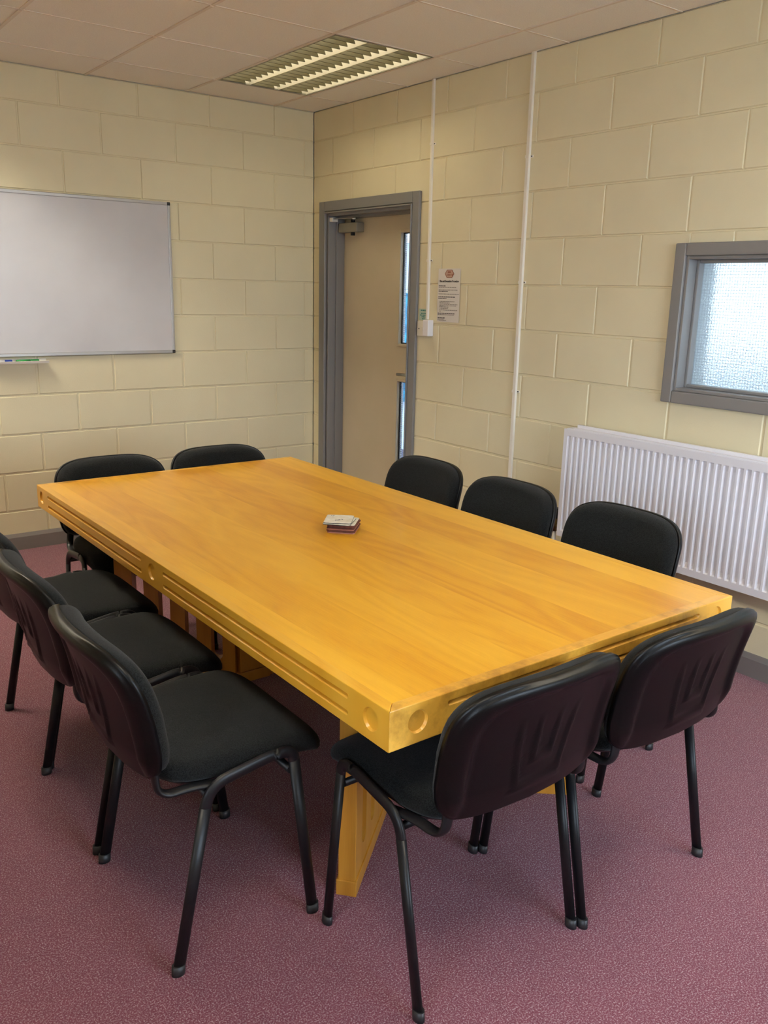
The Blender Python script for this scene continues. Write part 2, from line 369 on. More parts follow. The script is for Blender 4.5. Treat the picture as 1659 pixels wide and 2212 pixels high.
# wall thickness: outer leaves so that no light leaks round the recessed faces
def leaf(name, fn, a_hi, holes):
    mb = MB()
    for (a0,a1,z0,z1) in subtract((-0.25, a_hi+0.25, -0.05, CEIL+0.2), holes): fn(mb, a0, a1, z0, z1)
    return mb
mb = leaf('b', lambda m_, a0,a1,z0,z1: m_.box(-a0,-a1,0.02,0.2,z0,z1), -XL, [])
struct(mb.build('wall_back_core', M['blockout']))
mb = leaf('r', lambda m_, a0,a1,z0,z1: m_.box(0.02,0.2,-a0,-a1,z0,z1), -YN, [DOOR[:2]+(-1, DOOR[3]), WIN])
struct(mb.build('wall_right_core', M['blockout']))
mb = leaf('l', lambda m_, a0,a1,z0,z1: m_.box(XL-0.2,XL-0.02,-a0,-a1,z0,z1), -YN, LW)
struct(mb.build('wall_left_core', M['blockout']))
mb = leaf('n', lambda m_, a0,a1,z0,z1: m_.box(-a0,-a1,YN-0.2,YN-0.02,z0,z1), -XL, NW)
struct(mb.build('wall_near_core', M['blockout']))

struct(box('floor', M['carpet'], None, XL-0.02, 0.06, YN-0.02, 0.02, -0.05, 0.0), 'plum flecked carpet floor', 'floor')

# ceiling: lay-in tiles and tees, with an opening for each luminaire
LX, LY = 0.2993, 0.3968
LIGHTS = [(-(LX+0.6), -(LY+1.2)), (-(LX+3.0), -(LY+1.2)), (-(LX+0.6), -(LY+4.8)), (-(LX+3.0), -(LY+4.8))]  # corner xmin,ymin of 0.6 x 1.2 cells
mb = MB()
holes = [(-(x+0.6), -x, -(y+1.2), -y) for x, y in LIGHTS]
xs = [0] + [LX+0.6*i for i in range(0, 8) if LX+0.6*i < -XL] + [-XL]
ys = [0] + [LY+0.6*i for i in range(0, 12) if LY+0.6*i < -YN] + [-YN]
for x0, x1 in zip(xs, xs[1:]):
    for y0, y1 in zip(ys, ys[1:]):
        if any(x0 > h[0]-0.01 and x1 < h[1]+0.01 and y0 > h[2]-0.01 and y1 < h[3]+0.01 for h in holes): continue
        dz = random.uniform(0, 0.0012)
        mb.box(-x0, -x1, -y0, -y1, CEIL+dz, CEIL+0.012)
ceil = struct(mb.build('ceiling', M['ceil']), 'pale grey suspended ceiling of square tiles', 'ceiling')
# tees drop a little below the tiles
mb = MB()
for x in xs[1:-1]:
    for y0, y1 in zip(ys, ys[1:]): mb.box(-x-0.0075, -x+0.0075, -y0-0.004, -y1+0.004, CEIL-0.0045, CEIL+0.001)
for y in ys[1:-1]:
    segs = [(0, -XL)]
    for h in holes:
        if h[2]+0.01 < y < h[3]-0.01: segs = [(a, b) for s0, s1 in segs for a, b in (((s0, h[0]), (h[1], s1)) if s0 < h[0] and h[1] < s1 else ((s0, s1),))]
    for a, b in segs: mb.box(-a, -b, -y-0.0045, -y+0.0045, CEIL-0.0022, CEIL+0.001)
struct(mb.build('ceiling_tee_grid', M['tee']))
struct(box('ceiling_slab', M['blockout'], None, XL-0.2, 0.2, YN-0.2, 0.2, CEIL+0.2, CEIL+0.3))

# skirtings with a chamfered top
def skirting(name, prof, ax, a0, a1):
    mb = MB(); P = []
    for a in (a0, a1):
        for d, z in prof: P.append((a, -d, z) if ax == 'x' else (-d, a, z))
    n = len(prof); mb.add(P, [(i, (i+1) % n, n+(i+1) % n, n+i) for i in range(n)] + [tuple(range(n)), tuple(range(n, 2*n))])
    return struct(mb.build(name, M['skirt']))
PR = [(-0.003, 0), (0.018, 0), (0.018, 0.078), (0.006, 0.098), (-0.003, 0.098)]
skirting('baseboard_back', PR, 'x', 0, XL)
skirting('baseboard_right', PR, 'y', -1.16, YN)
PL = [(XL, ) for _ in ()]
mb = MB().box(XL-0.003, XL+0.018, 0, YN, 0, 0.098); struct(mb.build('baseboard_left', M['skirt'], bevel=0.004))
mb = MB().box(XL, 0, YN-0.003, YN+0.018, 0, 0.098); struct(mb.build('baseboard_near', M['skirt'], bevel=0.004))

# ------------------------------------------------------------------ door in the right wall
dr = struct(empty('door_1', (0, 0, 0)), 'cream door with two narrow glazed slots in a grey frame', 'door')
def frame_ring(mb, y0, y1, z0, z1, w, x0, x1, bottom=True):
    """four mitred members round an opening y0>y1"""
    mb.box(x0, x1, y0+w, y0, z0-(w if bottom else 0), z1+w)
    mb.box(x0, x1, y1, y1-w, z0-(w if bottom else 0), z1+w)
    mb.box(x0, x1, y0, y1, z1, z1+w)
    if bottom: mb.box(x0, x1, y0, y1, z0-w, z0)
mb = MB(); frame_ring(mb, -0.160, -1.095, 0, 2.036, 0.062, -0.020, 0.0, bottom=False); mb.build('architrave', M['grey'], dr, bevel=0.005)
mb = MB(); frame_ring(mb, -0.174, -1.083, 0, 2.022, 0.010, -0.026, -0.006, bottom=False); mb.build('architrave_bead', M['grey'], dr, bevel=0.004)
mb = MB(); frame_ring(mb, -0.188, -1.067, 0, 2.006, 0.024, -0.002, 0.20, bottom=False); mb.build('door_lining', M['grey'], dr, bevel=0.002)
mb = MB(); frame_ring(mb, -0.202, -1.053, 0, 1.992, 0.014, 0.055, 0.118, bottom=False); mb.build('door_stop', M['grey'], dr, bevel=0.002)
leafm = MB()
LP = [(0.812, 0.965, 1.205, 1.90), (0.812, 0.965, 0.40, 0.992)]    # vision panel cut-outs (a=-y)
for (a0,a1,z0,z1) in subtract((0.192, 1.063, 0.006, 2.002), LP): leafm.box(0.120, 0.164, -a0, -a1, z0, z1)
leafo = leafm.build('door_leaf', M['door'], dr)
for (a0,a1,z0,z1) in LP:
    mb = MB(); frame_ring(mb, -a0-0.012, -a1+0.012, z0+0.012, z1-0.012, 0.016, 0.113, 0.1365); mb.build('glazing_bead', M['door'], leafo, bevel=0.003)
    mb = MB(); frame_ring(mb, -a0-0.012, -a1+0.012, z0+0.012, z1-0.012, 0.016, 0.1465, 0.166); mb.build('glazing_bead', M['white'], leafo, bevel=0.003)  # white colour puts corridor light on the far bead
    mb = MB(); frame_ring(mb, -a0-0.018, -a1+0.018, z0+0.018, z1-0.018, 0.006, 0.1365, 0.1465); mb.build('gasket', M['gasket'], leafo)
    box('wired_pane', M['wired'], leafo, 0.139, 0.144, -a0-0.014, -a1+0.014, z0+0.014, z1-0.014)
# lever handle
h = MB(); h.cyl((0.120, -1.012, 1.035), (0.112, -1.012, 1.035), 0.026, 24); hro = h.build('rose', M['steel'], dr)
mb = MB().tube([(0.116,-1.012,1.035),(0.070,-1.012,1.035),(0.062,-1.004,1.035),(0.060,-0.99,1.035),(0.060,-0.89,1.033)], 0.0095, n=14); mb.build('lever_handle', M['steel'], dr)
# overhead closer
cl = MB().box(0.058, 0.120, -0.215, -0.425, 1.905, 1.965).build('door_closer', M['silver'], dr, bevel=0.006)
MB().cyl((0.085,-0.345,1.885),(0.085,-0.345,1.905),0.014).build('adjuster', M['dark'], cl)
MB().cyl((0.085,-0.345,1.965),(0.085,-0.345,1.985),0.014).build('spindle', M['dark'], cl)
MB().tube([(0.085,-0.345,1.982),(0.03,-0.435,1.984)], 0.011, 0.004, side=(0,1,0)).build('closer_arm', M['steel'], cl)
MB().tube([(0.03,-0.44,1.988),(0.020,-0.215,1.990)], 0.010, 0.004, side=(1,0,0)).build('closer_arm', M['steel'], cl)
box('arm_bracket', M['pvc'], cl, 0.005, 0.05, -0.188, -0.222, 1.972, 1.998, bevel=0.002)
for z in (0.25, 1.05, 1.80): MB().cyl((0.112,-0.191,z),(0.112,-0.191,z+0.1),0.007).build('hinge', M['steel'], dr)

# ------------------------------------------------------------------ window in the right wall
wn_ = struct(empty('window_1', (0, 0, 0)), 'grey framed window of obscured wired glass above the radiator', 'window')
mb = MB(); frame_ring(mb, RW[0]+0.002, RW[1]-0.002, RW[2]-0.002, RW[3]+0.002, 0.052, -0.022, 0.0); mb.build('architrave', M['grey'], wn_, bevel=0.007, seg=3)
mb = MB(); frame_ring(mb, RW[0]-0.012, RW[1]+0.012, RW[2]+0.012, RW[3]-0.012, 0.013, -0.010, 0.20); mb.build('window_lining', M['grey'], wn_, bevel=0.002)
mb = MB(); frame_ring(mb, RW[0]-0.026, RW[1]+0.026, RW[2]+0.026, RW[3]-0.026, 0.014, 0.045, 0.082); mb.build('glazing_bead', M['grey'], wn_, bevel=0.004)
mb = MB(); frame_ring(mb, RW[0]-0.018, RW[1]+0.018, RW[2]+0.018, RW[3]-0.018, 0.005, 0.092, 0.16); mb.build('sash_frame', M['grey'], wn_, bevel=0.002)
box('obscured_pane', M['obscured'], wn_, 0.084, 0.090, RW[0]-0.013, RW[1]+0.013, RW[2]+0.013, RW[3]-0.013)

# near wall window (daylight) and added left wall fill window; P maps (along the wall, out of the room, height)
def plain_window(n, a, b, P, label):
    w = struct(empty('window_%d' % n, (0,0,0)), label, 'window'); z0, z1 = NWZ
    def bx(mb, a0, a1, d0, d1, zz0, zz1):
        p, q = P(a0, d0, zz0), P(a1, d1, zz1); return mb.box(p[0], q[0], p[1], q[1], p[2], q[2])
    mb = MB()
    for r_ in ((a, a+0.06, z0, z1), (b-0.06, b, z0, z1), (a+0.06, b-0.06, z0, z0+0.06), (a+0.06, b-0.06, z1-0.06, z1), ((a+b)/2-0.03, (a+b)/2+0.03, z0+0.06, z1-0.06)):
        bx(mb, r_[0], r_[1], 0.08, 0.15, r_[2], r_[3])
    mb.build('window_frame', M['white'], w)
    bx(MB(), a, b, -0.06, 0.08, z0-0.03, z0).build('window_sill', M['white'], w, bevel=0.004)
    bx(MB(), a+0.03, b-0.03, 0.112, 0.118, z0+0.03, z1-0.03).build('glass_pane', M['glass'], w)
nwin = 2
for a, b in NEARWIN:
    plain_window(nwin, a, b, lambda u, d, z: (u, YN-d, z), 'white framed window behind the camera'); nwin += 1
for a, b in FILLWIN:
    plain_window(nwin, a, b, lambda u, d, z: (XL-d, u, z), 'added fill window left of the camera, unseen, brightening the right wall'); nwin += 1

# beyond the walls
struct(box('floor_corridor', M['corrfloor'], None, 0.06, 6.0, -9, 6, -0.08, -0.002), 'dark corridor floor beyond the door', 'floor')
struct(box('ground', M['ground'], None, -30, 8, -30, 12, -0.4, -0.35))
struct(box('wall_corridor', M['corrwall'], None, 2.0, 2.12, 0.2, 6, 0, 2.35), 'grey blue corridor wall seen through the door glass', 'wall')
struct(box('trim_corridor_rail', M['pvc'], None, 1.96, 2.0, 0.2, 6, 1.98, 2.10))
struct(box('wall_corridor_low', M['corrwall'], None, 2.6, 2.7, -9, 0.2, 0, 1.02), 'low corridor wall below its glazing', 'wall')
struct(box('ceiling_corridor', M['blockout'], None, 0.2, 2.8, -9, 6, 2.35, 2.45), 'white corridor ceiling beyond the door', 'ceiling')
struct(box('wall_corridor_end', M['blockout'], None, 0.2, 2.8, -6.6, -6.5, 0, 2.4))
struct(box('wall_corridor_far', M['blockout'], None, 0.2, 2.8, 5.9, 6.0, 0, 2.4))
cw = struct(empty('window_6', (0, 0, 0)), 'added translucent sheets dimming the sky behind the obscured window', 'window')  # made-up glazing, added to tone down the daylight beyond
for k in range(4):
    ya = 0.2-1.35*k; box('translucent_pane', M['skydim'], cw, 2.645, 2.655, ya-0.03, ya-1.32, 1.06, 2.31)
    box('mullion', M['grey'], cw, 2.61, 2.69, ya-1.38, ya-1.31, 1.02, 2.35)
box('transom', M['grey'], cw, 2.61, 2.69, 0.2, -5.2, 1.02, 1.07)
struct(box('wall_corridor_glazed_end', M['corrwall'], None, 2.6, 2.7, -6.5, -5.2, 1.02, 2.35))

# ------------------------------------------------------------------ luminaires in the ceiling grid
def luminaire(x0, y0, label, lamp, louv):
    r = empty('ceiling_light', (x0+0.3, y0+0.6, CEIL)); tag(r, label, 'ceiling light', None)
    W2, L2 = 0.294, 0.594
    mb = MB(); t = 0.003
    mb.box(-W2, -W2+t, -L2, L2, 0.002, 0.09).box(W2-t, W2, -L2, L2, 0.002, 0.09).box(-W2, W2, -L2, -L2+t, 0.002, 0.09).box(-W2, W2, L2-t, L2, 0.002, 0.09).box(-W2, W2, -L2, L2, 0.088, 0.092)
    mb.build('housing', M['housing'], r)
    mb = MB(); f = 0.012; z0, z1 = -0.0035, 0.004
    mb.box(-W2, -W2+f, -L2, L2, z0, z1).box(W2-f, W2, -L2, L2, z0, z1).box(-W2, W2, -L2, -L2+f, z0, z1).box(-W2, W2, L2-f, L2, z0, z1)
    mb.build('trim_frame', M['silver'], r)
    cw = (2*W2-2*f)/3
    for i in range(3):
        xa = -W2+f+cw*i; xb = xa+cw; xc = (xa+xb)/2
        mb = MB()
        for k in range(5):       # curved side reflectors in five facets
            pass
        prof = [(0.002, 0.0), (0.010, 0.018), (0.022, 0.036), (0.038, 0.054), (0.056, 0.070)]
        for sgn, xe in ((1, xa), (-1, xb)):
            V = []
            for (d, z) in prof: V += [(xe+sgn*d, -L2+f, z), (xe+sgn*d, L2-f, z)]
            mb.add(V, [(2*j, 2*j+1, 2*j+3, 2*j+2) for j in range(4)], True)
        mb.build('side_reflector', M['reflector'], r)
        mb = MB(); n = 18; p_ = (2*(L2-f))/n
        for j in range(0, n+1):
            y = -L2+f+0.0036+(p_-0.0004)*j
            # cross blade: shallow vee, wider at the bottom, notched against the side reflectors
            V = []
            for z, hw in ((0.001, 0.0035), (0.034, 0.0008)):
                ea, eb = xa+0.003, xb-(0.030 if z < 0.01 else 0.044)
                V += [(ea, y-hw, z), (eb, y-hw, z), (eb, y+hw, z), (ea, y+hw, z)]
            mb.add(V, [(0,3,2,1),(4,5,6,7),(0,1,5,4),(1,2,6,5),(2,3,7,6),(3,0,4,7)])
        mb.build('louvre', louv, r)
        MB().cyl((xc, -L2+0.03, 0.060), (xc, L2-0.03, 0.060), 0.013, 16).build('fluorescent_tube', lamp, r)
    return r
LL = ['recessed three-tube ceiling light with a silver louvre above the far end of the table', 'recessed louvred ceiling light further left in the ceiling',
      'recessed louvred ceiling light over the near right of the room', 'recessed louvred ceiling light over the camera end']
for (x, y), l in zip(LIGHTS, LL): luminaire(x, y, l, M['lamp2'] if l == LL[0] else M['lamp3'] if l == LL[1] else M['lamp'], M['louvre'] if l == LL[0] else M['reflector'])  # other lights get pale louvres so less light is absorbed

# ------------------------------------------------------------------ radiator
RY0, RY1, RZ0, RZ1, RXF = -2.435, -4.435, 0.382, 0.918, -0.105
rad = empty('radiator', (0, 0, 0)); tag(rad, 'long white double panel radiator with vertical ribs under the window', 'radiator')
def rad_panel(xf, name='front_panel'):
    """pressed steel panel: vertical flutes between flat top and bottom margins"""
    mb = MB(); n = int((RY0-RY1-0.04)/0.0333); zs = [RZ0, RZ0+0.030, RZ0+0.036, RZ0+0.056, RZ1-0.056, RZ1-0.036, RZ1-0.030, RZ1]
    cols = [(RY0, 0)]; y = RY0-0.018
    for i in range(n):
        for d, fl in ((0.0, 0), (0.0045, 0), (0.0105, 1), (0.0225, 1), (0.0285, 0)):
            if d == 0.0 and i: continue
            cols.append((y-d, fl))
        y -= 0.0333
        if i < n-1: cols.append((y-0.0045+0.0, 0)) if False else None
    cols.append((RY1, 0))
    V = []
    for (yy, fl) in cols:
        for k, z in enumerate(zs):
            dd = 0.0105 if (fl and 3 <= k <= 4) else (0.005 if fl and k in (2, 5) else 0)
            V.append((xf + dd, yy, z))
    nz = len(zs); F = [(i*nz+k, i*nz+k+1, (i+1)*nz+k+1, (i+1)*nz+k) for i in range(len(cols)-1) for k in range(nz-1)]
    mb.add(V, F)
    o = mb.build(name, M['rad'], rad); o.data.materials[0] = M['rad']
    md = o.modifiers.new('thickness', 'SOLIDIFY'); md.thickness = 0.002; md.offset = -1
    return o
rad_panel(RXF)
mb = MB(); mb.box(RXF+0.012, RXF+0.022, RY0-0.002, RY1+0.002, RZ0+0.004, RZ1-0.004).build('panel_back', M['rad'], rad, bevel=0.003)
box('rear_panel', M['rad'], rad, -0.045, -0.032, RY0, RY1, RZ0, RZ1, bevel=0.004)
mb = MB()
mb.box(RXF+0.002, -0.034, RY0+0.002, RY0-0.004, RZ0+0.01, RZ1-0.01); mb.build('end_cover', M['rad'], rad, bevel=0.001)
box('end_cover', M['rad'], rad, RXF+0.002, -0.034, RY1+0.004, RY1-0.002, RZ0+0.01, RZ1-0.01, bevel=0.001)
mb = MB()
mb.box(-0.098, -0.040, RY0-0.01, RY1+0.01, RZ1-0.004, RZ1+0.003)
mb.box(-0.052, -0.038, RY0-0.035, RY1+0.05, RZ1+0.003, RZ1+0.018).box(-0.096, -0.091, RY0-0.05, RY1+0.05, RZ1+0.003, RZ1+0.008)
mb.build('top_grille', M['rad'], rad)
MB().tube([(-0.07, RY0+0.0, RZ0+0.035), (-0.07, RY0+0.045, RZ0+0.035)], 0.012).build('valve_tail', M['brass'], rad)
v = MB().cyl((-0.07, RY0+0.045, RZ0+0.01), (-0.07, RY0+0.045, RZ0+0.075), 0.016).build('valve_body', M['brass'], rad)
MB().cyl((-0.07, RY0+0.045, RZ0+0.075), (-0.07, RY0+0.045, RZ0+0.125), 0.019).build('valve_cap', M['dark'], v)
MB().tube([(-0.07, RY0+0.045, RZ0+0.01), (-0.07, RY0+0.045, 0.0)], 0.0085).build('supply_pipe', M['copper'], rad)
for yy in (RY0-0.25, RY1+0.25): box('wall_bracket', M['rad'], rad, -0.034, -0.001, yy, yy-0.03, RZ0+0.05, RZ1-0.05)

# ------------------------------------------------------------------ cable trunking, socket boxes, notice
def trunking(y0, z0, y1, z1, clips, label, w=0.020):
    r = empty('cable_trunking', (0, y0, z0)); tag(r, label, 'cable trunking', None)
    mb = MB(); a = (y1-y0)
    V = []
    for (yy, zz) in ((y0, z0), (y1, z1)):
        V += [(0.001, yy-w/2, zz), (-0.011, yy-w/2, zz), (-0.013, yy-w/2+0.002, zz), (-0.013, yy+w/2-0.002, zz), (-0.011, yy+w/2, zz), (0.001, yy+w/2, zz)]
    V = [(x, y-y0, z-z0) for x, y, z in V]
    mb.add(V, [(i, (i+1) % 6, 6+(i+1) % 6, 6+i) for i in range(6)]+[(5,4,3,2,1,0), tuple(range(6, 12))])
    mb.build('channel', M['pvc'], r)
    for zc in clips:
        yc = y0+(y1-y0)*(zc-z0)/(z1-z0)-y0
        mb = MB(); zz = zc-z0
        mb.box(-0.0155, 0.001, yc-w/2-0.002, yc+w/2+0.002, zz-0.007, zz+0.007).box(-0.004, 0.001, yc-w/2-0.018, yc-w/2, zz-0.006, zz+0.006)
        c = mb.build('saddle_clip', M['pvc'], r, bevel=0.001)
        MB().cyl((-0.004, yc-w/2-0.011, zz), (-0.0065, yc-w/2-0.011, zz), 0.003, 10).build('screw', M['dark'], c)
    return r
trunking(-1.250, 1.385, -1.235, CEIL, [1.713, 2.335], 'thin white cable trunking from the ceiling down to the boxes beside the door', 0.017)
trunking(-1.995, 0.0, -1.983, CEIL, [1.045, 1.598, 2.196], 'white cable trunking running full height between the notice and the radiator', 0.022)

sb = empty('switch_box', (0, -1.205, 1.330)); tag(sb, 'flat white switch plate beside the door frame, under the green label', 'switch')
MB().box(-0.010, 0.001, -0.043, 0.043, -0.043, 0.043).build('plate', M['pvc'], sb, bevel=0.003)
for yy in (-0.02, 0.024): MB().cyl((-0.010, yy, -0.002), (-0.0122, yy, -0.002), 0.0038, 10).build('screw', M['dark'], sb)
MB().box(-0.014, -0.009, -0.012, 0.008, -0.016, 0.012).build('rocker', M['pvc'], sb, bevel=0.002)
sb2 = empty('junction_box', (0, -1.272, 1.335)); tag(sb2, 'deep white plastic junction box right of the switch plate', 'junction box')
MB().box(-0.040, 0.001, -0.027, 0.022, -0.045, 0.047).build('box_body', M['white'], sb2, bevel=0.005, seg=3)
lab = empty('switch_label', (-0.0, -1.2, 1.407)); tag(lab, 'small pale green label with teal lettering above the switch', 'label')
MB().box(-0.0015, 0.001, -0.052, 0.034, -0.030, 0.036).build('backing', M['palegreen'], lab)

def text_mesh(name, body, size, material, parent, loc, bold=0.0, align='CENTER', sx=1.0):
    cu = bpy.data.curves.new(name, 'FONT'); cu.body = body; cu.size = size; cu.align_x = align; cu.offset = bold; cu.extrude = 0.0001; cu.resolution_u = 3
    t = bpy.data.objects.new(name, cu); C.objects.link(t)
    bpy.context.view_layer.update()
    me = bpy.data.meshes.new_from_object(t.evaluated_get(bpy.context.evaluated_depsgraph_get()))
    bpy.data.objects.remove(t); bpy.data.curves.remove(cu)
    # text x -> world -y, text y -> world z, facing -x
    for v in me.vertices: v.co = Vector((-v.co.z, -v.co.x*sx, v.co.y))
    me.name = name; me.materials.clear(); me.materials.append(material)
    o = bpy.data.objects.new(name, me); C.objects.link(o); o.parent = parent; o.location = loc
    return o
def word_bars(mb, y_left, z, width, h, seed, x=-0.0012):
    """a line of small illegible print as short word strokes"""
    rn = random.Random(seed); y = y_left; end = y_left-width
    while y-0.004 > end:
        w = min(rn.uniform(0.006, 0.019), y-end); mb.box(x-0.0001, x, y, y-w, z-h/2, z+h/2); y -= w+0.003
mb = MB()
for i, (w, z) in enumerate(((0.052, 0.027), (0.046, 0.010), (0.062, 0.000), (0.034, -0.010), (0.022, -0.021))):
    word_bars(mb, w/2-0.008, z, w, 0.0055, 40+i, x=-0.0018)
mb.build('lettering', M['tealink'], lab)

nt_ = empty('fire_notice', (-0.0, -1.428, 1.522)); tag(nt_, 'white printed fire and evacuation notice taped to the blockwork right of the door', 'notice')
mb = MB(); n = 8; V = []
for i in range(n+1):
    z = -0.146+0.292*i/n; bow = 0.0015+0.002*math.sin(PI*i/n)
    V += [(-bow, 0.0975, z), (-bow-0.0008, -0.0925, z)]
mb.add(V, [(2*i, 2*i+1, 2*i+3, 2*i+2) for i in range(n)])
sheet = mb.build('sheet', M['paper'], nt_); md = sheet.modifiers.new('t', 'SOLIDIFY'); md.thickness = 0.0004
XT = -0.0042
text_mesh('heading', 'Fire and Evacuation Procedure', 0.0155, M['ink'], nt_, (XT-0.0004, 0.000, 0.073), bold=0.0006, sx=0.84)
mb = MB()
hexp = lambda R, r, d: [(-d, math.copysign(1, c)*0 + c*R, s*r) for c, s in ((-1, 0), (-0.55, 1), (0.55, 1), (1, 0), (0.55, -1), (-0.55, -1))]
mb.add([(x+XT, y, z+0.118) for x, y, z in hexp(0.040, 0.022, 0)], [(0,1,2,3,4,5)]); lg = mb.build('emblem', M['logo'], nt_)
mb = MB(); mb.add([(x+XT-0.0003, y, z+0.118) for x, y, z in hexp(0.035, 0.0185, 0)], [(0,1,2,3,4,5)]); mb.build('emblem_field', M['logo2'], lg)
mb = MB()
rn = random.Random(3)
for i in range(5): 
    yy = 0.022-i*0.011; mb.box(XT-0.0006, XT-0.0005, yy, yy-0.0065, 0.108, 0.1165+rn.uniform(-0.002, 0.002))
mb.box(XT-0.0006, XT-0.0005, 0.014, -0.012, 0.123, 0.131)
mb.build('emblem_marks', M['logo'], lg)
body = [(0.052, 0.060, 1), (0.044, 0.150, 0), (0.030, 0.165, 0), (0.0225, 0.080, 1), (0.008, 0.175, 0), (-0.008, 0.145, 1), (-0.016, 0.070, 1),
        (-0.033, 0.140, 0), (-0.041, 0.105, 0), (-0.049, 0.165, 0), (-0.056, 0.155, 0), (-0.063, 0.095, 0), (-0.071, 0.085, 0), (-0.080, 0.165, 0), (-0.087, 0.025, 0),
        (-0.0985, 0.150, 1), (-0.106, 0.140, 0), (-0.124, 0.062, 1), (-0.1305, 0.055, 0), (-0.137, 0.080, 0)]
mb, mbb = MB(), MB()
for i, (z, w, b) in enumerate(body):
    ind = 0.012 if -0.09 < z < -0.03 else 0.0
    word_bars(mbb if b else mb, 0.088-ind, z, w-ind, 0.0042 if b else 0.0032, i+60, x=XT)
mb.build('small_print', M['inkgrey'], nt_); mbb.build('bold_print', M['ink'], nt_)

# ------------------------------------------------------------------ whiteboard, pen tray, pens
wbd = empty('whiteboard', (-1.935, 0, 1.579)); tag(wbd, 'large white dry wipe board with a thin grey frame and black corners', 'whiteboard')
BW, BH = 0.9, 0.449
MB().box(-BW+0.006, BW-0.006, -0.016, -0.004, -BH+0.006, BH-0.006).build('writing_surface', M['board'], wbd)
for nm, b in (('frame_rail', (-BW+0.012, BW-0.012, -0.020, 0.0, BH-0.019, BH)), ('frame_rail', (-BW+0.012, BW-0.012, -0.020, 0.0, -BH, -BH+0.019)),
              ('frame_stile', (-BW, -BW+0.017, -0.020, 0.0, -BH+0.012, BH-0.012)), ('frame_stile', (BW-0.017, BW, -0.020, 0.0, -BH+0.012, BH-0.012))):
    box(nm, M['alu'], wbd, *b, bevel=0.003)
for sx_ in (-1, 1):
    for sz in (-1, 1):
        box('corner_cap', M['dark'], wbd, sx_*BW, sx_*(BW-0.020), -0.0225, 0.0, sz*BH, sz*(BH-0.020), bevel=0.004)
tray = empty('pen_tray', (-1.975, 0, 1.095)); tag(tray, 'narrow white pen tray fixed under the whiteboard', 'pen tray')
MB().add([(-0.15, 0, 0.022), (-0.15, -0.004, 0.022), (-0.15, -0.006, 0.006), (-0.15, -0.062, 0.004), (-0.15, -0.068, 0.014), (-0.15, -0.071, 0.013), (-0.15, -0.066, 0.0), (-0.15, 0, 0.0)] +
         [(0.15, 0, 0.022), (0.15, -0.004, 0.022), (0.15, -0.006, 0.006), (0.15, -0.062, 0.004), (0.15, -0.068, 0.014), (0.15, -0.071, 0.013), (0.15, -0.066, 0.0), (0.15, 0, 0.0)],
         [(i, (i+1) % 8, 8+(i+1) % 8, 8+i) for i in range(8)]+[tuple(range(7, -1, -1)), tuple(range(8, 16))]).build('tray_channel', M['pvc'], tray)
def pen(x, y, ang, body, cap, label, L=0.125):
    r = empty('marker_pen', (x, y, 1.095+0.0125), ang); tag(r, label, 'pen', 'marker pens on the tray')
    R = 0.0085
    MB().tube([(-L/2, 0, 0), (L*0.12, 0, 0)], R).build('barrel', M[body], r)
    MB().tube([(L*0.12, 0, 0), (L*0.14, 0, 0), (L*0.36, 0, 0), (L*0.46, 0, 0), (L*0.5, 0, 0)], R*1.0).build('cap', M[cap], r)
    return r
pen(-1.935, -0.036, 0.03, 'green', 'green', 'green marker pen lying on the pen tray')
pen(-2.070, -0.030, 0.02, 'white', 'blue', 'white marker pen with a blue cap lying beside the green one', 0.105)

# ------------------------------------------------------------------ table
TL, TW, TH = 2.381, 1.207, 0.740
table = empty('meeting_table', (-1.7365, -2.7965, 0), 0.006); tag(table, 'large rectangular golden beech meeting table with grooved edges on crossed plank pedestals', 'table')
TF, AP = 0.029, 0.091
hx, hy = TW/2, TL/2
box('table_top', M['veneer'], table, -hx+TF-0.002, hx-TF+0.002, -hy+TF-0.002, hy-TF+0.002, TH-0.026, TH-0.0004)
def edge_board(pts, material):
    n = len(pts); mb = MB(); mb.add([(x, y, TH-AP) for x, y in pts]+[(x, y, TH) for x, y in pts], [tuple(reversed(range(n))), tuple(range(n, 2*n))]+[(i, (i+1) % n, n+(i+1) % n, n+i) for i in range(n)])
    return mb.build('edge_board', material, table, bevel=0.0022, seg=2)
def groove_cutter(mode, specs):
    """tapered recess cutters on an outer face. mode: function (a, d, z) -> xyz, d = depth into the board"""
    mb = MB()
    for kind, a0, a1, z, hgt, depth in specs:
        out, inn = [], []
        if kind == 'circle':
            for k in range(40):
                c, s = math.cos(2*PI*k/40), math.sin(2*PI*k/40)
                out.append((a0+c*hgt, z+s*hgt)); inn.append((a0+c*(hgt-0.003), z+s*(hgt-0.003)))
        else:
            r = hgt/2
            for k in range(24):
                t = -PI/2+2*PI*k/24; c, s = math.cos(t), math.sin(t)
                cx = a1-r if k <= 12 else a0+r
                if k in (0, 12): pass
                out.append((cx+c*r, z+s*r)); inn.append((cx+c*r*0.25, z+s*r*0.25))
        n = len(out); V = [mode(a, -0.004, zz) for a, zz in out]+[mode(a, 0.0, zz) for a, zz in out]+[mode(a, depth, zz) for a, zz in inn]
        F = [tuple(range(n)), tuple(range(3*n-1, 2*n-1, -1))]+[(l*n+i, l*n+(i+1) % n, (l+1)*n+(i+1) % n, (l+1)*n+i) for l in (0, 1) for i in range(n)]
        mb.add(V, F)
    return mb.build('cutter', M['lipy'], table)
zc, zu, zl = TH-0.0425, TH-0.0255, TH-0.0640
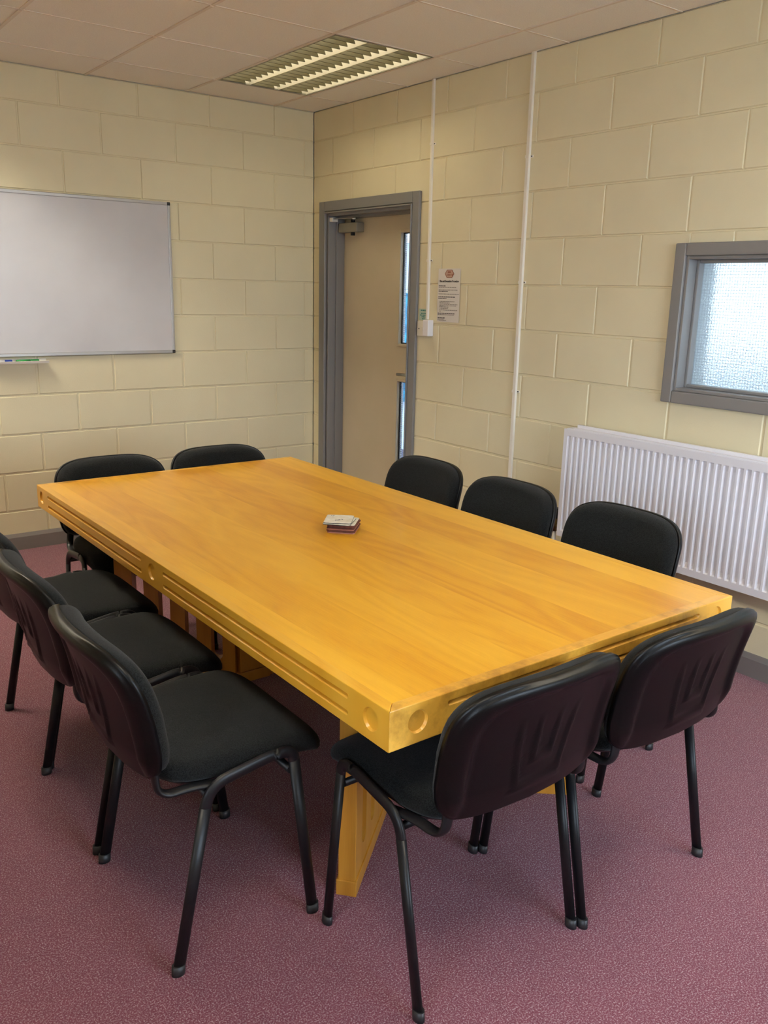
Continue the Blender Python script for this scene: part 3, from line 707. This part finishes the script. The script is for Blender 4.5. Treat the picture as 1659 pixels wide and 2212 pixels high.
for s in (-1, 1):
    o = edge_board([(s*hx, -hy), (s*hx, hy), (s*(hx-TF), hy-TF), (s*(hx-TF), -hy+TF)], M['lipy'])
    sp = [('circle', -hy+0.062, 0, zc, 0.026, 0.006), ('circle', 0, 0, zc, 0.026, 0.006), ('circle', hy-0.062, 0, zc, 0.026, 0.006)]
    for z in (zu, zl): sp += [('slot', -hy+0.142, -0.083, z, 0.013, 0.0100), ('slot', 0.083, hy-0.142, z, 0.013, 0.0100)]
    carve(o, groove_cutter(lambda a, d, z, s=s: (s*(hx-d), a, z), sp))
    o = edge_board([(-hx, s*hy), (hx, s*hy), (hx-TF, s*(hy-TF)), (-hx+TF, s*(hy-TF))], M['lipx'])
    sp = [('circle', -hx+0.074, 0, zc, 0.026, 0.006), ('circle', hx-0.074, 0, zc, 0.026, 0.006)]
    for z in (zu, zl): sp += [('slot', -hx+0.154, hx-0.154, z, 0.013, 0.0100)]
    carve(o, groove_cutter(lambda a, d, z, s=s: (a, s*(hy-d), z), sp))
for s in (-1, 1): box('support_rail', M['pedw'], table, s*0.36-0.02, s*0.36+0.02, -hy+0.12, hy-0.12, TH-0.075, TH-0.027)
def plank(name_, p0, p1, slots, parent, z0, z1, t):
    """upright plank from p0 to p1 (in plan) with tall round-ended slots measured from p0"""
    d = Vector(p1)-Vector(p0); L_ = d.length; a = math.atan2(d.y, d.x)
    bd = MB().box(0, L_, -t, t, z0, z1).build(name_, M['pedw'], parent, bevel=0.002)
    bd.location = (p0[0], p0[1], 0); bd.rotation_euler = (0, 0, a)
    if slots:
        cut = MB()
        for k in slots:
            c, r = k+0.0225, 0.0225
            out = [(c+math.cos(PI*j/24)*r, 0.60+math.sin(PI*j/24)*r) for j in range(25)]+[(c-math.cos(PI*j/24)*r, 0.125-math.sin(PI*j/24)*r) for j in range(25)]
            n = len(out); V = [(x, -0.06, z) for x, z in out]+[(x, 0.06, z) for x, z in out]
            cut.add(V, [tuple(range(n)), tuple(range(2*n-1, n-1, -1))]+[(i, (i+1) % n, n+(i+1) % n, n+i) for i in range(n)])
        ct = cut.build('cutter', M['pedw'], parent); ct.location = bd.location; ct.rotation_euler = bd.rotation_euler
        carve(bd, ct)
    return bd
def pedestal(cy, s):
    """a short middle plank with two slotted wing planks running out diagonally towards the table corners"""
    base = plank('pedestal', (-0.062, 0), (0.062, 0), None, table, 0.046, TH-0.076, 0.0235)
    base.location = (-0.010-0.062, cy, 0)
    for q in (-1, 1):
        tip = (0.062+q*0.425, s*0.310); root = (0.062+q*0.066, 0)
        plank('pedestal_board', tip, root, [0.07, 0.173, 0.276, 0.379], base, 0.044, TH-0.076, 0.0235)
        d = (Vector(tip)-Vector(root)).normalized(); tip2 = Vector(tip)+d*0.006
        plank('foot_rail', tip2, root, None, base, 0, 0.045, 0.0275)
        plank('head_rail', tip, root, None, base, TH-0.118, TH-0.0755, 0.0265)
    MB().box(-0.010, 0.134, -0.0275, 0.0275, 0, 0.0446).build('foot_rail', M['pedw'], base, bevel=0.002)
pedestal(-3.300+2.7965, -1); pedestal(-2.315+2.7965, 1)

# ------------------------------------------------------------------ stacking chair
def superell(u, n=3.0):
    c, s = math.cos(u), math.sin(u)
    return math.copysign(abs(c)**(2/n), c), math.copysign(abs(s)**(2/n), s)
def arc_path(pts, r=0.03, seg=5):
    """polyline with rounded corners"""
    P = [Vector(p) for p in pts]; out = [P[0]]
    rr = r if isinstance(r, (list, tuple)) else [r]*(len(P)-2)
    for i in range(1, len(P)-1):
        a, b, c = P[i-1], P[i], P[i+1]; da = (a-b); dc = (c-b); k = min(rr[i-1], da.length*0.48, dc.length*0.48)
        p0 = b+da.normalized()*k; p2 = b+dc.normalized()*k
        for j in range(seg+1):
            t = j/seg; out.append(p0*(1-t)**2+b*2*t*(1-t)+p2*t*t)
    out.append(P[-1]); return out
def seat_cushion():
    """fabric cushion: waterfall front, narrower rear, crowned top and rolled edge"""
    N = 72; rings = []
    def plan(k, scale):
        u = 2*PI*k/N; x, y = superell(u, 6.5 if math.sin(u) > 0 else 5.5)
        hw = 0.236 - 0.020*max(0.0, (-y+0.15))            # rear a little narrower
        X = x*hw*scale; Y = 0.028 + y*0.218*scale
        return X, Y
    spec = [(0.0, 1), (0.35, 1), (0.6, 1), (0.78, 1), (0.88, 1), (0.94, 1), (0.98, 1), (1.0, 1), (1.0, 0), (0.985, 0), (0.95, 0)]
    zt = {0.0: 0.508, 0.35: 0.5075, 0.6: 0.506, 0.78: 0.5035, 0.88: 0.5005, 0.94: 0.497, 0.98: 0.490, 1.0: 0.480}
    zs = [zt[s] for s, t in spec[:8]]+[0.466, 0.457, 0.455]
    mb = MB(); V = [(0, 0.030, 0.508)]
    for (s, t), z in list(zip(spec, zs))[1:]:
        for k in range(N):
            X, Y = plan(k, s)
            drop = -0.030*max(0, (Y-0.13)/0.10)**2 + 0.008*max(0, (-Y-0.02)/0.16)**2 - 0.004*math.cos(PI*min(1, abs(X)/0.236))*0
            V.append((X, Y, z+drop))
    nr = len(spec)-1
    F = [(0, 1+k, 1+(k+1) % N) for k in range(N)]
    for r in range(nr-1): F += [(1+r*N+k, 1+(r+1)*N+k, 1+(r+1)*N+(k+1) % N, 1+r*N+(k+1) % N) for k in range(N)]
    F.append(tuple(1+(nr-1)*N+k for k in range(N)))
    return mb.add(V, F, True)
BZ0, BZ1 = 0.488, 0.808      # back shell heights
def back_point(x, v):
    """mid surface of the backrest; x sideways, v in -1..1 up the back -> y, z"""
    z = (BZ0+BZ1)/2 + v*(BZ1-BZ0)/2
    y = -0.228 - 0.072*((v+1)/2) - 0.012*math.sin(PI*(v+1)/2)*-1 + 0.036*(abs(x)/0.24)**2.0
    return y, z
def outline(k, N, hw, hv, n=3.3):
    th = 2*PI*k/N; x, v = superell(th, 3.9 if math.sin(th) > 0 else 7.5)
    w = hw*(1.0 - 0.07*max(0, -v)**2)
    return x*w, v*hv
def surface(N, rings, hw, hv, off, flip):
    """rings: radial positions 0..1; off(r, x, v) -> offset along y"""
    V = []; y, z = back_point(0, 0); V.append((0, y+off(0, 0, 0), z))
    for r in rings:
        for k in range(N):
            X, v = outline(k, N, hw, hv); X *= r; v *= r
            y, z = back_point(X, v); V.append((X, y+off(r, X, v), z))
    F = [((0, 1+k, 1+(k+1) % N) if flip else (0, 1+(k+1) % N, 1+k)) for k in range(N)]
    for q in range(len(rings)-1):
        for k in range(N):
            a, b, c, d = 1+q*N+k, 1+(q+1)*N+k, 1+(q+1)*N+(k+1) % N, 1+q*N+(k+1) % N
            F.append((a, b, c, d) if flip else (d, c, b, a))
    return V, F
def closed_pad(hw, hv, front, back, N=80, rings=(0.2, 0.4, 0.55, 0.66, 0.74, 0.8, 0.85, 0.89, 0.93, 0.96, 0.985, 1.0)):
    mb = MB(); V1, F1 = surface(N, rings, hw, hv, front, True); V2, F2 = surface(N, rings, hw, hv, back, False)
    n = len(V1); o = 1+(len(rings)-1)*N
    side = [(o+k, n+o+k, n+o+(k+1) % N, o+(k+1) % N) for k in range(N)]
    return mb.add(V1+V2, F1+[tuple(i+n for i in f) for f in F2]+side, True)
def make_chair():
    r = empty('stacking_chair')
    seat = seat_cushion().build('seat', M['fabric'], r)
    pan = MB()
    N = 48; V = []
    for z, s in ((0.457, 0.96), (0.449, 0.93)):
        for k in range(N):
            x, y = superell(2*PI*k/N, 4.2); V.append((x*0.232*s, 0.020+y*0.205*s - 0.0, z - 0.024*max(0, (y*0.205+0.02-0.13)/0.10)**2))
    pan.add(V, [tuple(reversed(range(N))), tuple(range(N, 2*N))]+[(k, (k+1) % N, N+(k+1) % N, N+k) for k in range(N)]).build('seat_pan', M['blackpl'], r)
    # backrest: fabric pad in front, moulded shell behind
    def pad_f(rr, x, v): return 0.010 + 0.034*math.sqrt(max(0, 1-(max(0, rr-0.84)/0.16)**2)) + 0.6* 0.010*(1-min(1, abs(v)))*(1-(x/0.24)**2)
    closed_pad(0.240, 0.985, pad_f, lambda rr, x, v: 0.002).build('backrest', M['fabric'], r)
    def sh_b(rr, x, v):
        # a raised rim round the top and sides; the lower edge runs out thin
        e = min(1.0, ((abs(x)/0.247)**4 + max(0.0, v)**4)**0.25); t = max(0.0, 1-e)/0.14
        base = 0.007+0.021*math.sqrt(max(0.0, 1-(1-min(1.0, t))**2))
        if e < 0.84: k = min(1, (0.84-e)/0.10); base -= 0.012*k*k*(3-2*k)
        if v < -0.6: base -= (base-0.007)*min(1.0, (-v-0.6)/0.4)**1.5
        if rr > 0.985: base = min(base, 0.010)
        # three moulded ribs fanning up from the bottom edge
        rib = 0
        if v < 0.45:
            for c in (-0.075, -0.027, 0.027, 0.075):
                d = abs(x - c*(1+0.25*v))
                if d < 0.010: rib = max(rib, 1-(d/0.010)**2)
            rib *= min(1, (0.45-v)/0.35)*min(1, max(0, (0.97+v)/0.15))
        return -(base+0.005*rib)
    closed_pad(0.247, 1.0, lambda rr, x, v: 0.0045, sh_b, N=240, rings=tuple([0.024*i for i in range(1, 33)]+[0.79, 0.82, 0.85, 0.88, 0.91, 0.94, 0.96, 0.98, 0.993, 1.0])).build('back_shell', M['blackpl'], r)
    A, B = 0.0148, 0.0092
    for s in (-1, 1):
        X = s*0.247; side = (0, 1, 0)
        path = arc_path([(X, 0.182, 0.012), (X, 0.126, 0.478), (X, 0.070, 0.481), (X, -0.092, 0.456), (X, -0.181, 0.012)], [0.05, 0.04, 0.05], 8)
        # split into front leg, side rail and rear leg at the bends
        i1 = 9; i2 = len(path)-10
        MB().tube(path[:2], A, B, side=side, n=20).build('leg', M['tube'], r)
        MB().tube(path[1:-1], A, B, side=side, n=20, cap=False).build('side_rail', M['tube'], r)
        MB().tube(path[-2:], A, B, side=side, n=20).build('leg', M['tube'], r)
        for (y, lean) in ((0.182, 1), (-0.181, -1)):
            MB().tube([(X, y+lean*0.0015, 0.0), (X, y+lean*0.001, 0.006), (X, y, 0.026)], A*1.12, B*1.25, side=side, n=20).build('foot_cap', M['foot'], r)
        # backrest support: flattened tube from under the seat, hooked up behind
        sx_ = s*0.200
        p = arc_path([(s*0.236, -0.055, 0.448), (sx_*1.10, -0.115, 0.452), (sx_*1.05, -0.200, 0.447), (sx_, -0.199, 0.530), (sx_*0.97, -0.200, 0.57)], [0.03, 0.06, 0.04], 7)
        MB().tube(p, 0.0145, 0.008, side=(1, 0, 0), n=16).build('back_support', M['tube'], r)
        for yb in (0.128, -0.094):
            MB().tube([(s*0.237, yb*0.93, 0.424), (s*0.228, yb*0.93, 0.424)], 0.0065, n=10).build('bolt', M['steel'], r)
    for yb in (0.122, -0.088):
        MB().tube([(-0.243, yb, 0.424), (0.243, yb, 0.424)], 0.0095, n=14).build('crossbar', M['tube'], r)
    return r
proto = make_chair()
CH = [  # x, y, rotation, label, group
 (-2.455, -3.366, -PI/2+0.00, 'black fabric chair on the left side of the table, the one nearest the camera', 'chairs along the left side of the table'),
 (-2.455, -2.825, -PI/2+0.00, 'black fabric chair in the middle of the three on the left side of the table', 'chairs along the left side of the table'),
 (-2.440, -2.305, -PI/2, 'black fabric chair furthest back on the left side of the table, nearest the whiteboard', 'chairs along the left side of the table'),
 (-2.017, -3.852, 0.0, 'black chair at the near end beside the table corner, plastic back to the camera', 'chairs at the near end of the table'),
 (-1.500, -3.868, 0.0, 'black chair at the near end, nearer the radiator, plastic back to the camera', 'chairs at the near end of the table'),
 (-1.087, -2.287, PI/2, 'black fabric chair on the radiator side of the table, closest to the door', 'chairs along the radiator side of the table'),
 (-1.083, -2.821, PI/2, 'black fabric chair on the radiator side of the table, between its two neighbours', 'chairs along the radiator side of the table'),
 (-1.052, -3.355, PI/2, 'black fabric chair in front of the radiator ribs, closest to the camera on that side', 'chairs along the radiator side of the table'),
 (-2.018, -1.785, PI-0.02, 'black fabric chair at the far end of the table, under the whiteboard side', 'chairs at the far end of the table'),
 (-1.494, -1.785, PI, 'black fabric chair at the far end of the table, closer to the room corner', 'chairs at the far end of the table'),
]
for i, (x, y, a, l, g) in enumerate(CH):
    o = proto if i == 0 else copy_tree(proto)
    o.location = (x, y, 0); o.rotation_euler = (0, 0, a); tag(o, l, 'chair', g)

# ------------------------------------------------------------------ stack of coasters on the table
def coaster(i, z, dx, dy, rot, label, group, edge, top):
    r = empty('coaster', (-1.664+dx, -2.842+dy, z), rot); tag(r, label, 'coaster', group)
    def slab(hw, hl, z0, z1, rad=0.008):
        pts = []
        for (cx, cy, a0) in ((hw-rad, hl-rad, 0), (-hw+rad, hl-rad, PI/2), (-hw+rad, -hl+rad, PI), (hw-rad, -hl+rad, 1.5*PI)):
            for k in range(6): pts.append((cx+rad*math.cos(a0+PI/2*k/5), cy+rad*math.sin(a0+PI/2*k/5)))
        n = len(pts); mb = MB(); mb.add([(x, y, z0) for x, y in pts]+[(x, y, z1) for x, y in pts], [tuple(reversed(range(n))), tuple(range(n, 2*n))]+[(k, (k+1) % n, n+(k+1) % n, n+k) for k in range(n)])
        return mb
    slab(0.0475, 0.054, 0, 0.0024).build('core', M[edge], r)
    f = slab(0.0472, 0.0537, 0.0024, 0.0030).build('face', M['cardtop' if top else edge], r)
    if top:
        rn = random.Random(i); mb = MB()
        for (cx, cy, sz) in ((0.0, -0.016, 0.012), (-0.03, 0.035, 0.007)):
            for q in range(7):
                px, py = cx+rn.uniform(-sz, sz), cy+rn.uniform(-sz, sz); a = rn.uniform(0, PI); L_ = rn.uniform(0.3, 0.8)*sz
                ca, sa = math.cos(a)*L_, math.sin(a)*L_
                mb.add([(px-ca, py-sa, 0.0031), (px+sa*0.4, py-ca*0.4, 0.0031), (px+ca, py+sa, 0.0031), (px-sa*0.4, py+ca*0.4, 0.0031)], [(0,1,2,3)])
        mb.build('printed_motif', M['pic'], f)
rn = random.Random(5); z = TH
for i in range(12):
    rot = -PI/4-0.02+rn.uniform(-0.03, 0.03); dx, dy = rn.uniform(-0.003, 0.003), rn.uniform(-0.003, 0.003)
    if i == 11: coaster(i, z, -0.014, 0.008, rot+0.06, 'topmost pale picture-faced coaster of the stack on the table', 'coasters stacked on the table', 'dark', True)
    elif i == 10: coaster(i, z, -0.018, -0.002, rot-0.06, 'pale-faced coaster just under the topmost one of the stack, jutting out', 'coasters stacked on the table', 'dark', True)
    else: coaster(i, z, dx, dy, rot, 'reddish brown edged coaster in the lower part of the table stack', 'lower coasters of the stack', 'cardpale' if i in (0, 4) else 'cardedge', i == 9)
    z += 0.0032

# teal coat hanging in the corridor, seen through the door glass
coat = empty('hanging_coat', (1.93, 1.40, 1.52)); tag(coat, 'teal coat hanging beyond the door, seen through its upper glass slot', 'coat')
mb = MB(); N = 28; V = []
for j in range(15):
    t = j/14; z = -t*1.0; w = 0.10+0.20*min(1, t*3.2)**0.6+0.05*t; d = 0.05+0.06*min(1, t*3)
    for k in range(N):
        u = 2*PI*k/N; fold = 1+0.10*math.sin(5*u+3*t)+0.05*math.sin(9*u-2*t)
        V.append((-d*math.cos(u)*fold-0.03, w*math.sin(u)*fold, z))
mb.add(V, [(j*N+k, j*N+(k+1) % N, (j+1)*N+(k+1) % N, (j+1)*N+k) for j in range(14) for k in range(N)]+[tuple(range(N))], True)
mb.build('coat_body', M['teal'], coat)
MB().tube([(-0.02, 0, 0), (-0.05, 0, 0.03), (0.07, 0, 0.05)], 0.006).build('coat_hook', M['steel'], coat)
